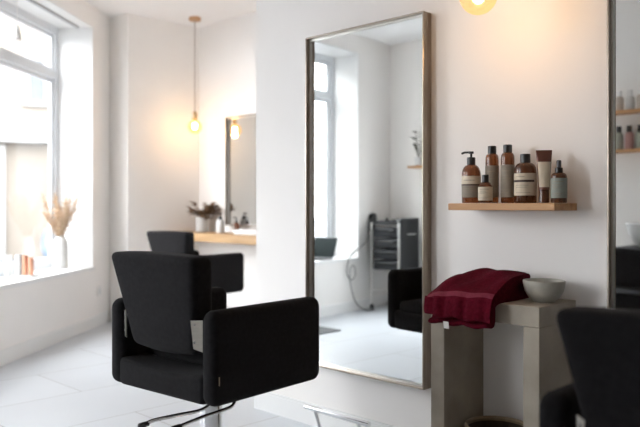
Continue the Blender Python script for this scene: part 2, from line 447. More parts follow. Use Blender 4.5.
# ------------------------------------------------------------------ salon chairs
def make_chair(label):
    t = thing('salon_chair', label, 'chair', group='black upholstered salon chairs')
    HW, TH, L2 = .2975, .07, .28
    Z0, Z1 = .423, .745
    for s in (-1, 1):
        bm = BM()
        slab(bm, L2, (Z1 - Z0) / 2, .036, TH, .030, lambda p, q, w, s=s: (s * (HW - TH / 2) + w, p, (Z0 + Z1) / 2 + q), 7, 5)
        a = obj('armrest', bm, M['fabric'], t)
        if s > 0:
            bm = BM(); box(bm, HW - .001, HW + .0006, -L2 + .024, -L2 + .028, Z0 + .075, Z0 + .105); obj('fabric_tag', bm, M['inklight'], a, False)
    wi = HW - TH + .012
    def seatfn(q):
        z = q.z
        if z > 0: z -= .022 * (1 - (q.x / wi) ** 2) * (1 if q.y < 0 else .6)
        return (q.x, q.y + .0, .477 + z)
    bm = BM(); superbox(bm, wi, .278, .053, .020, (10, 12, 3), seatfn); obj('seat_base', bm, M['fabric'], t)
    bm = BM(); superbox(bm, wi - .016, .205, .03, .024, (10, 10, 2), lambda q: (q.x, q.y + .052, .545 + q.z + (.012 * (1 - (q.x / wi) ** 2) if q.z > 0 else 0))); obj('seat_cushion', bm, M['fabric'], t)
    # backrest: wider above the arms, leaning back, lower edge bowed
    hz = .174
    def backfn(q):
        k = (q.z + hz) / (2 * hz)
        wx = q.x / .240 * (.172 + .071 * k)
        lower = -.012 * (1 - (q.x / .240) ** 2) * (1 - k) ** 2
        y = q.y - .213 - .062 * k + (.012 * (1 - (q.x / .240) ** 2) * (1 if q.y > 0 else -.25))
        return (wx, y, .757 + q.z + lower - .006 * (q.x / .240) ** 2 * k)
    bm = BM(); superbox(bm, .240, .048, hz, .026, (12, 3, 10), backfn); b = obj('backrest', bm, M['fabric'], t)
    for s in (-1, 1):
        bm = BM()
        # steel plate that ties the back to the arm
        # it stands at 45 degrees between the back and the inside of the arm
        pts = [(.216, .600), (.194, .612), (.187, .708), (.216, .708)]
        x0 = HW - TH
        lo = []; hi = []
        for px, z in pts:
            yy = -.294 + (px - .178)
            lo.append((s * (px + .001), yy - .001, z)); hi.append((s * (px - .001), yy + .001, z))
        v = [bm.verts.new(p) for p in lo] + [bm.verts.new(p) for p in hi]
        for q in ((0, 1, 2, 3), (7, 6, 5, 4), (0, 4, 5, 1), (1, 5, 6, 2), (2, 6, 7, 3), (3, 7, 4, 0)): bm.faces.new([v[i] for i in q])
        pl = obj('bracket', bm, M['steel'], t, False)
        for z in (.634, .694):
            bm = BM(); c = Matrix.Translation((s * .1975, -.2765, z)) @ Matrix.Rotation(s * PI / 4, 4, 'Z') @ Matrix.Rotation(PI / 2, 4, 'X')
            bmesh.ops.create_cone(bm, cap_ends=True, segments=14, radius1=.0055, radius2=.0045, depth=.004, matrix=c)
            obj('bracket_screw', bm, M['chrome'], pl)
    cx, cy = .025, -.05
    bm = BM(); box(bm, -.12, .12, cy - .12, cy + .16, .398, .4235, .004); obj('seat_plate', bm, M['blackpl'], t, False)
    bm = BM(); cyl(bm, .044, .155, .398, cx, cy, 32, .002); obj('column', bm, M['chrome'], t)
    bm = BM(); lathe(bm, [(0, .001), (.225, .001), (.23, .008), (.225, .018), (.12, .035), (.06, .05), (.052, .07), (.052, .165), (.044, .17), (0, .17)], cx, cy, 48); obj('base_disc', bm, M['chrome'], t)
    for P in ([(.06, -.03, .395), (.10, -.10, .385), (.12, -.18, .371), (.105, -.28, .371), (.088, -.36, .369), (.083, -.40, .362)],
              [(.08, -.02, .392), (.14, -.04, .386), (.165, -.07, .372), (.168, -.12, .366), (.172, -.22, .364), (.182, -.34, .358)]):
        bm = BM(); tube(bm, spline(P, 6), .0065, 10); lv = obj('lever', bm, M['chrome'], t)
        e = Vector(P[-1])
        bm = BM(); superbox(bm, .009, .022, .009, .008, (1, 1, 1), lambda q: (q.x + e.x, q.y + e.y, q.z + e.z)); obj('lever_grip', bm, M['blackcap'], lv)
    return t
chair = make_chair('black salon chair facing the tall mirror, seen whole from behind')
chair.location = (1.706, 2.270, 0); chair.rotation_euler = (0, 0, R(-85))
c2 = copy_tree(chair); c2['label'] = 'small looking black salon chair at the wooden worktop in the alcove'
c2.location = (3.505, 4.95, 0); c2.rotation_euler = (0, 0, R(-82))
def lower(c, dz):
    # the column slides into its collar, the foot stays on the floor
    for ch in c.children:
        if not ch.name.startswith('base_disc'): ch.location.z -= dz
lower(c2, .036)
c3 = copy_tree(chair); c3['label'] = 'black salon chair nearest the camera, below the concrete console and cut by the picture edge'
c3.location = (1.66, .457, 0); c3.rotation_euler = (0, 0, R(-90)); lower(c3, .030)

# ------------------------------------------------------------------ footrests
def footrest(label, x, y, w=.385):
    t = thing('footrest', label, 'footrest', (x, y, 0), 0, 'chrome footrests under the mirrors')
    bm = BM(); tube(bm, [(0, -w / 2, .18), (0, w / 2, .18)], .011, 16); obj('foot_bar', bm, M['chrome'], t)
    for s in (-1, 1):
        bm = BM(); tube(bm, [(0, s * (w / 2 - .06), .178), (.05, s * (w / 2 - .075), .012)], .008, 12); lg = obj('leg', bm, M['chrome'], t)
        bm = BM(); cyl(bm, .022, .0005, .012, .05, s * (w / 2 - .075), 20, .002); obj('foot_plate', bm, M['chrome'], lg)
    return t
footrest('chrome footrest bar in front of the tall mirror above the tiled floor', 2.31, 2.21)
footrest('chrome footrest bar under the wooden worktop in the alcove', 4.02, 5.16)

# ------------------------------------------------------------------ console, bin, bowl, towel
t = thing('console_table', 'grey concrete console table with slab legs below the wooden shelf', 'table', (2.285, 1.456, 0))
w2, dp, tp = .227, .273, .751
bm = BM(); box(bm, 0, dp, -w2, w2, tp - .07, tp, .003); obj('tabletop', bm, M['conc'], t, False)
for s in (-1, 1):
    bm = BM(); a, b = s * w2, s * (w2 - .062); box(bm, .0, dp, min(a, b), max(a, b), 0, tp - .0705, .003); obj('leg', bm, M['conc'], t, False)

t = thing('waste_bin', 'dark round wooden bin standing between the concrete console legs', 'bin', (2.40, 1.462, 0))
bm = BM(); lathe(bm, [(0, .001), (.10, .001), (.117, .262), (.112, .262), (.096, .015), (0, .015)], n=40); obj('body', bm, M['bin'], t)
bm = BM(); lathe(bm, [(.110, .262), (.119, .262), (.1205, .272), (.117, .279), (.112, .279), (.108, .272), (.110, .262)], n=40); obj('rim', bm, M['binrim'], t)

bm = BM()
lathe(bm, [(0, .752), (.038, .752), (.040, .757), (.055, .768), (.068, .790), (.0735, .815), (.0745, .827), (.0725, .829), (.0705, .826), (.069, .814), (.063, .792), (.050, .773), (.030, .764), (0, .762)], n=48)
o = obj('bowl', bm, M['stone']); props(o, 'grey stoneware bowl standing on the concrete console beside the folded towel', 'bowl')
for v in o.data.vertices: v.co.x += 0
o.location = (2.436, 1.292, 0)

def towel():
    t = thing('towel', 'folded burgundy towel hanging over the front of the concrete console', 'towel', (2.36, 1.52, .752))
    ox, oy, oz = 2.36, 1.52, .752
    def sheet(name, prof, ya, yb, mats, nu, amp, band=None, seed=0, parent=t, yfn=None):
        P = spline([(p[0], 0, p[1]) for p in prof], 5)
        n = len(P); bm = BM(); rings = []
        for i in range(nu + 1):
            f = i / nu; ring = []
            # rounded ends
            e = min(f, 1 - f) * nu
            shr = (0.30, .72, .92, 1)[int(min(3, e))]
            cx = sum(p.x for p in P) / n; cz = sum(p.z for p in P) / n
            for j, p in enumerate(P):
                y = ya + (yb - ya) * f
                front = max(0, min(1, (2.30 - p.x) / .06)) * max(0, min(1, (.80 - p.z) / .05))
                x = p.x + amp * front * (.6 * math.sin(f * 23 + seed) + .5 * math.sin(f * 41 + 1.7 + seed)) 
                topw = max(0, min(1, (p.z - .775) / .04))
                z = p.z + topw * (.004 * math.sin(f * 7 + 30 * p.x + seed) + .003 * math.sin(f * 15 - 22 * p.x)) + (.004 * front * math.sin(f * 17 + seed * 2))
                if yfn: y, x, z = yfn(f, y, x, z)
                dx, dz = x - cx, z - cz
                # only the thickness shrinks at the ends
                k = 1 - (1 - shr) * .06
                ring.append(bm.verts.new((cx + dx * k - ox, y - oy, cz + dz * k - oz)))
            rings.append(ring)
        for A, B in zip(rings, rings[1:]):
            for j in range(n):
                q = bm.faces.new((A[j], A[(j + 1) % n], B[(j + 1) % n], B[j]))
                if band and band[0] <= j < band[1]: q.material_index = 1
        for A in (rings[0], rings[-1]): bm.faces.new(A)
        return obj(name, bm, mats, parent, angle=75)
    def shape(f, y, x, z):
        # right end climbs towards the wall, left end sags
        back = max(0, min(1, (x - 2.30) / .17))
        if z > .76:
            z += .010 * f * back - .012 * (1 - f) * (1 - back)
            z -= .016 * math.exp(-((f - .02) / .10) ** 2)
        else:
            z -= .004 * f
        y += -.004 * f * back if z > .83 else 0
        return y, x, z
    # top layer, rolling over the front edge
    prof = [(2.49, .757), (2.497, .80), (2.488, .838), (2.44, .846), (2.38, .836), (2.315, .817), (2.268, .800), (2.240, .786), (2.224, .763), (2.217, .735), (2.214, .71), (2.217, .693), (2.228, .687), (2.238, .693), (2.243, .715), (2.250, .742), (2.268, .7535), (2.30, .754), (2.38, .754), (2.49, .757)]
    top = sheet('folded_layer', prof, 1.668, 1.378, [M['towel'], M['towel_band']], 46, .006, (34, 38), 0, yfn=shape)
    # under layer that peeks out below
    prof = [(2.2835, .745), (2.283, .70), (2.281, .675), (2.274, .663), (2.258, .657), (2.236, .659), (2.228, .666), (2.236, .675), (2.252, .680), (2.262, .70), (2.268, .735), (2.2835, .745)]
    sheet('folded_layer', prof, 1.655, 1.398, [M['towel']], 40, .003, None, 2.1, yfn=lambda f, y, x, z: (y, x, z + .002 * f))
    bm = BM()
    hexa(bm, [(x - ox, y - oy, z - oz) for x, y, z in ((2.226, 1.580, .646), (2.228, 1.580, .646), (2.228, 1.558, .646), (2.226, 1.558, .646), (2.221, 1.580, .672), (2.223, 1.580, .672), (2.223, 1.558, .672), (2.221, 1.558, .672))])
    obj('care_tag', bm, M['tag'], t, False)
towel()

# ------------------------------------------------------------------ shelf and bottles
bm = BM(); box(bm, 2.386, MW - .0005, 1.226, 1.674, 1.080, 1.1065, .002)
props(obj('shelf', bm, M['oak'], None, False), 'short wooden floating shelf carrying brown bottles between the two tall mirrors', 'shelf')
SH = 1.107
AIM = R(205)    # direction the labels look, towards the room and slightly to the right
def label_wrap(bm, r, z0, z1, span, aim=AIM, lines=(), dark=None):
    n = 24; a0, a1 = aim - span, aim + span
    e = .0007
    lathe(bm, [(r + .0001, z0), (r + e, z0), (r + e, z1), (r + .0001, z1)], n=n, a0=a0, a1=a1)
    for f0, f1, s0, s1, mi in lines:
        za, zb = z0 + (z1 - z0) * f0, z0 + (z1 - z0) * f1
        lathe(bm, [(r + e, za), (r + e + .0003, za), (r + e + .0003, zb), (r + e, zb)], n=24 if s1 - s0 > 1.9 else 12, a0=aim + s0 * span, a1=aim + s1 * span, mi=mi)
TXT = [(.80, .83, -.45, .35, 2), (.66, .68, -.5, .1, 2), (.58, .60, -.5, .25, 2), (.50, .52, -.5, 0, 2), (.22, .24, -.5, .3, 2), (.14, .16, -.5, .2, 2)]
def round_bottle(name, label, x, y, r, h_sh, h, neck, cap, body_mat, lab, lab_mat, lines, capname='cap', z=SH, sh=.5, span=R(100), group='bottles on the wooden shelf'):
    """h_sh: height where the shoulder starts; neck: (radius, z0, z1); cap: (radius, z0, z1)"""
    t = thing(name, label, 'bottle', (x, y, z), 0, group)
    bm = BM()
    nr, n0 = neck
    prof = [(0, .0005), (r - .004, .0005), (r - .001, .002), (r, .006), (r, h_sh)]
    for i in range(1, 9):
        a = i / 8 * PI / 2
        prof.append((nr + (r - nr) * math.cos(a) ** (.9), h_sh + (n0 - h_sh) * math.sin(a) ** (1 / sh * .6)))
    prof += [(nr, cap[1] + .004), (0, cap[1] + .004)]
    lathe(bm, prof, n=36); obj('bottle_body', bm, body_mat, t)
    if lab:
        bm = BM(); label_wrap(bm, r, lab[0], lab[1], span, lines=lines); obj('label', bm, [lab_mat, M['ink'], M['inklight'], M['cream']], t)
    bm = BM(); cyl(bm, cap[0], cap[1], cap[2], n=28, bev=.0015); c = obj(capname, bm, M['blackcap'], t)
    return t, c
# 1 pump bottle
t, c = round_bottle('pump_bottle', 'brown pump bottle with black dispenser at the left end of the wooden shelf', 2.445, 1.606, .0365, .115, .206, (.013, .150), (.0165, .148, .180),
    M['amber'], (.022, .106), M['taupe'], [(.62, 1.0, -1, 1, 3), (.56, .62, -1, 1, 1), (.78, .82, -.4, .3, 2), (.40, .42, -.4, .2, 2), (.32, .34, -.4, .3, 2), (.24, .26, -.4, .1, 2)])
bm = BM(); cyl(bm, .0045, .180, .196, n=12); cyl(bm, .010, .194, .203, n=18, bev=.001)
tube(bm, [(-.0, .004, .2), (-.006, .026, .2), (-.009, .038, .196)], .0042, 10); obj('pump_head', bm, M['blackcap'], c)
# 2 small bottle
round_bottle('small_bottle', 'smallest brown bottle with cream label standing in front of the pump bottle', 2.412, 1.521, .0265, .060, .108, (.010, .080), (.0125, .079, .108), M['amber'], (.010, .062), M['cream'], TXT)
# 3, 4 tall
for y, x, lab in ((1.531, 2.475, 'tall slim brown bottle with taupe label, behind the smallest bottle'), (1.455, 2.462, 'tall slim brown bottle with taupe label, beside the broad cream labelled bottle')):
    round_bottle('tall_bottle', lab, x, y, .0252, .165, .222, (.0165, .190), (.0165, .189, .2215), M['amber'], (.022, .145), M['taupe'], TXT, sh=.7)
# 5 broad bottle
round_bottle('broad_bottle', 'broadest brown bottle with black cap and dark banded cream label', 2.455, 1.377, .0402, .112, .182, (.015, .150), (.0185, .149, .182), M['amber2'], (.028, .110), M['cream'],
             [(.60, .70, -.95, .55, 1), (.83, .86, -.5, 0, 2), (.45, .47, -.5, .2, 2), (.36, .38, -.5, .1, 2), (.12, .14, -.5, .3, 2)], sh=.75)
# 6 tube standing on its cap
t = thing('cream_tube', 'brown squeeze tube with cream label standing on its cap on the shelf', 'tube', (2.462, 1.306, SH), 0, 'bottles on the wooden shelf')
aim = R(215)
bm = BM(); n = 32; rings = []
for k in range(11):
    f = k / 10; z = .048 + .140 * f
    a = .0195 + .009 * f; b = .0195 * (1 - f) ** .6 + .0015
    rings.append([bm.verts.new((b * math.cos(2 * PI * i / n) * math.cos(aim) - a * math.sin(2 * PI * i / n) * math.sin(aim), b * math.cos(2 * PI * i / n) * math.sin(aim) + a * math.sin(2 * PI * i / n) * math.cos(aim), z)) for i in range(n)])
rings.append([bm.verts.new((v.co.x, v.co.y, .193)) for v in rings[-1]])
for A, B in zip(rings, rings[1:]):
    for i in range(n): bm.faces.new((A[i], A[(i + 1) % n], B[(i + 1) % n], B[i]))
bm.faces.new(rings[0]); bm.faces.new(rings[-1]); obj('tube_body', bm, M['tube'], t)
bm = BM(); cols = []
for k in range(9):
    f = .07 + .66 * k / 8; z = .048 + .140 * f; a = (.0195 + .009 * f) * 1.0; b = .0195 * (1 - f) ** .6 + .0015
    cols.append([bm.verts.new(((b + .0008) * math.cos(q) * math.cos(aim) - (a + .0004) * math.sin(q) * math.sin(aim), (b + .0008) * math.cos(q) * math.sin(aim) + (a + .0004) * math.sin(q) * math.cos(aim), z)) for q in [R(-62 + 124 * i / 12) for i in range(13)]])
for k, (A, B) in enumerate(zip(cols, cols[1:])):
    for i in range(12):
        f = bm.faces.new((A[i], A[i + 1], B[i + 1], B[i]))
obj('label', bm, M['cream'], t)
bm = BM(); cyl(bm, .0185, .0005, .048, n=28, bev=.002); obj('cap', bm, M['amber2'], t)
# 7 spray
t, c = round_bottle('spray_bottle', 'dark spray bottle with grey green label at the right end of the shelf', 2.478, 1.256, .0285, .088, .159, (.012, .110), (.0135, .108, .128), M['amber2'], (.018, .090), M['sage'], TXT, sh=.75)
bm = BM(); cyl(bm, .0085, .128, .155, n=18, bev=.002); tube(bm, [(-.004, .0, .147), (-.0105, -.0, .147)], .002, 8); obj('spray_head', bm, simple('grey_plastic', (.09, .09, .10), .4), c)

# ------------------------------------------------------------------ pendant lamps
def pendant(label, x, y, power):
    t = thing('pendant_lamp', label, 'lamp', (x, y, 0), 0, 'bare bulb pendant lamps')
    bm = BM(); cyl(bm, .056, CEIL - .032, CEIL, n=36, bev=.004); obj('ceiling_rose', bm, M['rose'], t)
    bm = BM(); tube(bm, [(0, 0, 1.985), (0, 0, CEIL - .03)], .004, 8); obj('cord', bm, M['cord'], t)
    bm = BM(); lathe(bm, [(0, 1.99), (.010, 1.99), (.020, 1.975), (.023, 1.97), (.023, 1.915), (.018, 1.908), (0, 1.908)], n=24); obj('socket', bm, M['brass'], t)
    bm = BM(); rr = .067; zc = 1.843
    prof = [(0, zc - rr)] + [(rr * math.sin(R(a)), zc - rr * math.cos(R(a))) for a in range(12, 145, 11)] + [(.022, zc + rr * .96), (.018, 1.915)]
    lathe(bm, prof, n=36); b = obj('bulb', bm, M['bulb'], t)
    bm = BM(); superbox(bm, .021, .021, .030, .020, (1, 1, 2), lambda q: (q.x, q.y, q.z + zc + .005)); obj('filament', bm, M['filament'], b)
    ld = bpy.data.lights.new('bulb_glow', 'POINT'); ld.energy = power; ld.color = (1, .62, .37); ld.shadow_soft_size = .03
    lo = bpy.data.objects.new('bulb_glow', ld); COL.objects.link(lo); lo.parent = t; lo.location = (0, 0, zc - .045)
    return t
pendant('amber globe bulb hanging above the wooden shelf at the top picture edge', 2.23, 1.435, 1.0)
pendant('lit bare bulb on a long cord hanging in the far corner by the alcove mirror', 4.06, 5.74, .9)

# ------------------------------------------------------------------ alcove worktop and its things
bm = BM(); box(bm, 3.93, AW - .001, 3.03, 6.045, .765, .84, .003)
props(obj('worktop', bm, M['counter'], None, False), 'pale wooden worktop along the alcove wall below the smaller mirror', 'worktop')
t = thing('potted_plant', 'brown leaved plant in a white pot on the alcove worktop', 'plant', (4.20, 5.82, .841))
bm = BM(); lathe(bm, [(0, 0), (.058, 0), (.062, .006), (.062, .135), (.058, .138), (.055, .135), (.055, .02), (0, .02)], n=32); obj('pot', bm, M['ceramic'], t)
bm = BM(); cyl(bm, .0545, .09, .12, n=24); obj('soil', bm, M['bin'], t)
bm = BM(); bs = BM()
rnd = random.Random(3)
def leaf(bm, p, d, L, W):
    d = Vector(d).normalized(); s = d.cross(Vector((0, 0, 1)))
    if s.length < .01: s = Vector((1, 0, 0))
    s.normalize(); nrm = s.cross(d)
    pts = [Vector(p) + d * (L * a) + s * (W * b) + nrm * (c * L) for a, b, c in ((0, 0, 0), (.3, .8, .05), (.65, .85, .04), (1, 0, -.06), (.65, -.85, .04), (.3, -.8, .05), (.5, 0, -.02))]
    v = [bm.verts.new(q) for q in pts]
    for i in range(6): bm.faces.new((v[6], v[i], v[(i + 1) % 6]))
for i in range(26):
    a = rnd.uniform(0, 2 * PI); el = rnd.uniform(.25, 1.3); L = rnd.uniform(.07, .19)
    if i % 3 == 0: a = -PI / 2 + rnd.uniform(-.5, .5); el = rnd.uniform(.45, .8); L = rnd.uniform(.15, .22)
    tip = Vector((math.cos(a) * math.cos(el) * L, math.sin(a) * math.cos(el) * L, .115 + math.sin(el) * L))
    tube(bs, [(0, 0, .11), tip * .5 + Vector((0, 0, .07)), tip], .0018, 6)
    for k in range(5):
        leaf(bm, tip * (1 - .12 * k) + Vector((0, 0, .014 * k)), (math.cos(a + rnd.uniform(-1.4, 1.4)), math.sin(a + rnd.uniform(-1.4, 1.4)), rnd.uniform(-.2, .9)), rnd.uniform(.055, .08), .026)
obj('foliage', bm, M['leaf'], t); obj('stems', bs, M['leaf'], t)
t = thing('soap_bottle', 'white soap bottle with black pump beside the potted plant on the worktop', 'bottle', (4.16, 5.475, .841))
bm = BM(); lathe(bm, [(0, 0), (.036, 0), (.038, .004), (.038, .10), (.030, .118), (.014, .125), (.014, .132), (0, .132)], n=28); obj('bottle_body', bm, M['ceramic'], t)
bm = BM(); cyl(bm, .037, 0, .012, n=28); 
bm.free()
bm = BM(); lathe(bm, [(.018, .122), (.018, .142), (.011, .152), (.005, .154), (.005, .178), (0, .178)], n=20); tube(bm, [(0, .006, .178), (0, -.01, .182), (-.012, -.032, .176)], .0045, 8); obj('pump_head', bm, M['blackcap'], t)
t = thing('soap_bottle', 'dark brown pump bottle on the worktop close to the alcove mirror', 'bottle', (4.235, 5.33, .841))
bm = BM(); lathe(bm, [(0, 0), (.027, 0), (.028, .004), (.028, .075), (.02, .092), (.010, .098), (.010, .104), (0, .104)], n=28); obj('bottle_body', bm, M['amber'], t)
bm = BM(); lathe(bm, [(.013, .096), (.013, .110), (.008, .118), (.004, .12), (.004, .145), (0, .145)], n=20); tube(bm, [(0, .006, .144), (0, .025, .148), (0, .040, .14)], .0045, 8); obj('pump_head', bm, M['blackcap'], t)
bm = BM()
slab(bm, .16, .22, .02, .04, .006, lambda p, q, w: (4.135 + p * .8, 4.875 + q, .862 + w)); 
props(obj('towel_stack', bm, M['ceramic']), 'low white box lying on the worktop below the alcove mirror', 'box').name = 'white_box'

# ------------------------------------------------------------------ window sill things (bay)
def on_sill(px_s, d): return Vector(WB.p(px_s, d, SILL))
c = on_sill(1.655, .205)
bm = BM(); lathe(bm, [(0, .001), (.055, .001), (.062, .006), (.064, .02), (.064, .20), (.060, .225), (.048, .248), (.040, .258), (.038, .272), (.034, .272), (.035, .256), (.05, .22), (.056, .2), (.056, .02), (0, .02)], n=40)
o = obj('vase', bm, M['ceramic']); o.location = c; props(o, 'white ceramic vase holding dried grass on the bay windowsill', 'vase')
rnd = random.Random(11)
def stem(i):
    a = 2 * PI * i / 11 + rnd.uniform(-.2, .2); sp = rnd.uniform(.04, .14) if i % 4 else rnd.uniform(.14, .18); hh = rnd.uniform(.46, .64)
    t = thing('dried_grass_stem', 'dried beige grass stem standing in the white vase on the windowsill', 'dried grass', c, 0, 'dried grass stems in the vase')
    dx, dy = math.cos(a), math.sin(a)
    P = spline([(dx * .012, dy * .012, .03), (dx * .022, dy * .022, .26), (dx * sp * .55, dy * sp * .55, .26 + (hh - .26) * .5), (dx * sp, dy * sp, hh)], 6)
    bm = BM(); tube(bm, P, .0022, 6); obj('stalk', bm, M['stem'], t)
    bm = BM(); k0 = int(len(P) * .40)
    for k in range(k0, len(P)):
        f = (k - k0) / (len(P) - k0)
        w = .036 * math.sin(PI * (.12 + .83 * f)) + .004
        for j in range(16):
            q = rnd.uniform(0, 2 * PI)
            d = Vector((math.cos(q), math.sin(q), rnd.uniform(.1, 1.5))).normalized()
            leaf(bm, P[k] + Vector((rnd.uniform(-.004, .004), rnd.uniform(-.004, .004), 0)), d, w * rnd.uniform(.8, 1.9), .0034)
    obj('plume', bm, M['pampas'], t)
for i in range(11): stem(i)
# tray with copper cups and a glass
TC = on_sill(.88, .125)
ang = math.atan2(WB.e.y, WB.e.x)
bm = BM(); slab(bm, .09, .055, .02, .014, .004, lambda p, q, w: (p, q, .0075 + w)); o = obj('tray', bm, M['ceramic']); o.location = TC; o.rotation_euler = (0, 0, ang + PI / 2)
props(o, 'small white tray holding copper tumblers on the bay windowsill', 'tray')
def tumbler(label, ds, dd, r, h, mat, base=.0145, name='tumbler', group=None):
    bm = BM(); lathe(bm, [(0, 0), (r - .002, 0), (r, .003), (r, h), (r - .003, h), (r - .003, .008), (0, .008)], n=28)
    o = obj(name, bm, mat); o.location = on_sill(.88 + ds, .125 + dd) + Vector((0, 0, base)); props(o, label, 'tumbler', group)
tumbler('copper tumbler on the windowsill tray, nearest the room', .0, -.048, .021, .135, M['copper'], group='tumblers on the tray')
tumbler('copper tumbler in the middle of the windowsill tray', .0, .0, .021, .150, M['copper'], group='tumblers on the tray')
tumbler('pale grey tumbler on the windowsill tray, nearest the window pane', .0, .050, .023, .155, M['frost'], group='tumblers on the tray')
tumbler('frosted white jar standing beside the tray on the bay windowsill', .0, .135, .030, .165, M['frost'], .001, 'jar')

# blind rail under the lintel with its pull
t = thing('blind_rail', 'grey blind rail with a white cord pull under the bay window lintel', 'blind')
bm = BM(); WB.blk(bm, .27, 1.80, .10, .125, HEAD - .03, HEAD - .012); obj('rail', bm, simple('rail_grey', (.42, .43, .44), .5), t, False)
q = WB.p(.74, .112, 0); bm = BM(); tube(bm, [(q[0], q[1], HEAD - .03), (q[0], q[1], 2.43)], .003, 8); obj('pull_cord', bm, M['whiteplastic'], t)
bm = BM(); lathe(bm, [(0, 2.33), (.030, 2.33), (.028, 2.36), (.014, 2.43), (0, 2.432)], q[0], q[1], 18); obj('pull', bm, M['whiteplastic'], t)

# socket
t = thing('wall_socket', 'white wall socket low on the wall below the bay window corner', 'socket')
bm = BM(); WB.blk(bm, 1.955, 2.04, -.009, 0, .27, .355); obj('face_plate', bm, M['whiteplastic'], t, False)
bm = BM(); WB.blk(bm, 1.975, 2.02, -.0105, -.009, .29, .335); obj('outlet', bm, M['frost'], t, False)

# ------------------------------------------------------------------ things seen in the mirrors
# tool trolley in the corner between street window and opposite wall
t = thing('salon_trolley', 'black drawer trolley on silver posts in the corner seen in the tall mirror', 'trolley', (-.93, 4.885, 0))
W2, D2 = .185, .145      # half width along y, half depth along x
for sx in (-1, 1):
    for sy in (-1, 1):
        bm = BM(); box(bm, sx * D2 - .012, sx * D2 + .012, sy * W2 - .012, sy * W2 + .012, .06, .915, .003); p = obj('post', bm, M['silver'], t, False)
        bm = BM(); lathe(bm, [(0, -.012), (.022, -.012), (.026, -.008), (.026, .008), (.022, .012), (0, .012)], n=20)
        for v in bm.verts: v.co = Vector((v.co.z + sx * D2, v.co.y + sy * W2, v.co.x + .027))
        tube(bm, [(sx * D2, sy * W2, .027), (sx * D2, sy * W2, .062)], .008, 8); obj('castor', bm, M['blackpl'], p)
for k in range(4):
    z = .42 + .115 * k
    bm = BM(); superbox(bm, D2 - .005, W2 - .016, .050, .018, (3, 4, 2), lambda q, z=z: (q.x + .004, q.y, q.z + z + .05)); d = obj('drawer', bm, M['blackgrey'], t)
    bm = BM(); superbox(bm, .012, W2 - .04, .012, .010, (1, 4, 1), lambda q, z=z: (q.x + D2 + .008, q.y, q.z + z + .072)); obj('drawer_lip', bm, M['blackpl'], d)
bm = BM(); box(bm, -D2, D2, -W2, W2, .890, .905, .003)
for a, b, c_, e in ((-D2, -D2 + .008, -W2, W2), (D2 - .008, D2, -W2, W2), (-D2, D2, -W2, -W2 + .008), (-D2, D2, W2 - .008, W2)): box(bm, a, b, c_, e, .905, .935)
obj('top_tray', bm, M['blackpl'], t, False)
bm = BM(); box(bm, -D2, D2, -W2 - .030, -W2 - .013, .36, .965, .004)
for k in range(11): x = -D2 + .02 + k * .025; box(bm, x, x + .010, -W2 - .036, -W2 - .029, .38, .95)
pnl = obj('side_panel', bm, M['blackpl'], t, False)
bm = BM(); tube(bm, [(-.06, -W2 - .038, .80), (-.06, -W2 - .055, .80), (.06, -W2 - .055, .80), (.06, -W2 - .038, .80)], .006, 8); obj('side_handle', bm, M['silver'], pnl)
for sx in (-1, 1):
    bm = BM(); tube(bm, [(sx * D2, -W2, .20), (sx * D2, W2, .20)], .008, 8); obj('stretcher', bm, M['silver'], t)
bm = BM(); box(bm, -.005, .10, W2 + .012, W2 + .055, .905, .917, .002); lathe(bm, [(.036, .90), (.042, .90), (.042, .925), (.036, .925), (.036, .90)], .06, W2 + .06, 24); obj('dryer_holder', bm, M['silver'], t, False)
# hair dryer hanging in its holder
hx, hy = -.93 + .06, 4.885 + W2 + .06
t = thing('hair_dryer', 'black hair dryer hanging from the trolley side with a dangling cord', 'hair dryer', (hx, hy, 0))
bm = BM(); lathe(bm, [(0, .82), (.018, .82), (.024, .84), (.032, .90), (.040, .93), (.043, .965), (.038, 1.0), (.02, 1.015), (0, 1.017)], n=24); obj('barrel', bm, M['blackpl'], t)
bm = BM(); tube(bm, spline([(.02, -.01, .955), (.06, -.02, .93), (.075, -.02, .86), (.075, -.02, .80)], 5), .016, 12); obj('handle', bm, M['blackpl'], t)
bm = BM(); tube(bm, spline([(.075, -.02, .80), (.16, -.03, .70), (.36, -.04, .60), (.44, -.05, .52), (.47, -.06, .40), (.42, -.07, .33), (.37, -.08, .38), (.39, -.08, .48), (.45, -.08, .44), (.44, -.09, .25), (.38, -.11, .09), (.26, -.13, .015), (.14, -.14, .008)], 7), .0065, 8); obj('cord', bm, simple('grey_rubber_cord', (.16, .155, .15), .6), t)
# things on the trolley top
for i, (dx, dy, r, h, lab) in enumerate(((.05, .06, .018, .06, 'short dark jar on the trolley top beside the hair dryer'), (.02, -.02, .022, .045, 'low dark jar in the middle of the trolley top'), (.06, -.10, .016, .055, 'narrow pale jar on the trolley top by the ribbed side panel'))):
    bm = BM(); cyl(bm, r, 0, h * .7, n=20, bev=.002); o = obj('jar', bm, M['frost'] if i == 2 else M['blackgrey'])
    bm = BM(); cyl(bm, r * .9, h * .7, h, n=20, bev=.002); obj('lid', bm, M['blackcap'], o)
    o.location = (-.93 + dx, 4.885 + dy, .906); props(o, lab, 'jar', 'jars on the trolley')
# laptop on the street window sill
q = WS.p(1.10, .17, SILL)
t = thing('laptop', 'black open laptop on the windowsill seen in the tall mirror', 'laptop', (q[0], q[1], q[2] + .001), R(90 - 6))
bm = BM(); slab(bm, .15, .10, .012, .014, .004, lambda p, q, w: (p, q, .007 + w)); obj('keyboard_base', bm, M['blackpl'], t)
bm = BM(); slab(bm, .15, .105, .012, .008, .003, lambda p, q, w: (p, .10 + (q + .105) * .34 + w, .016 + (q + .105) * .94)); l = obj('lid', bm, M['screen'], t)
bm = BM(); slab(bm, .138, .09, .004, .001, .0003, lambda p, q, w: (p, .0955 + (q + .105) * .34 + w, .016 + (q + .105) * .94)); obj('screen', bm, M['screen'], l)
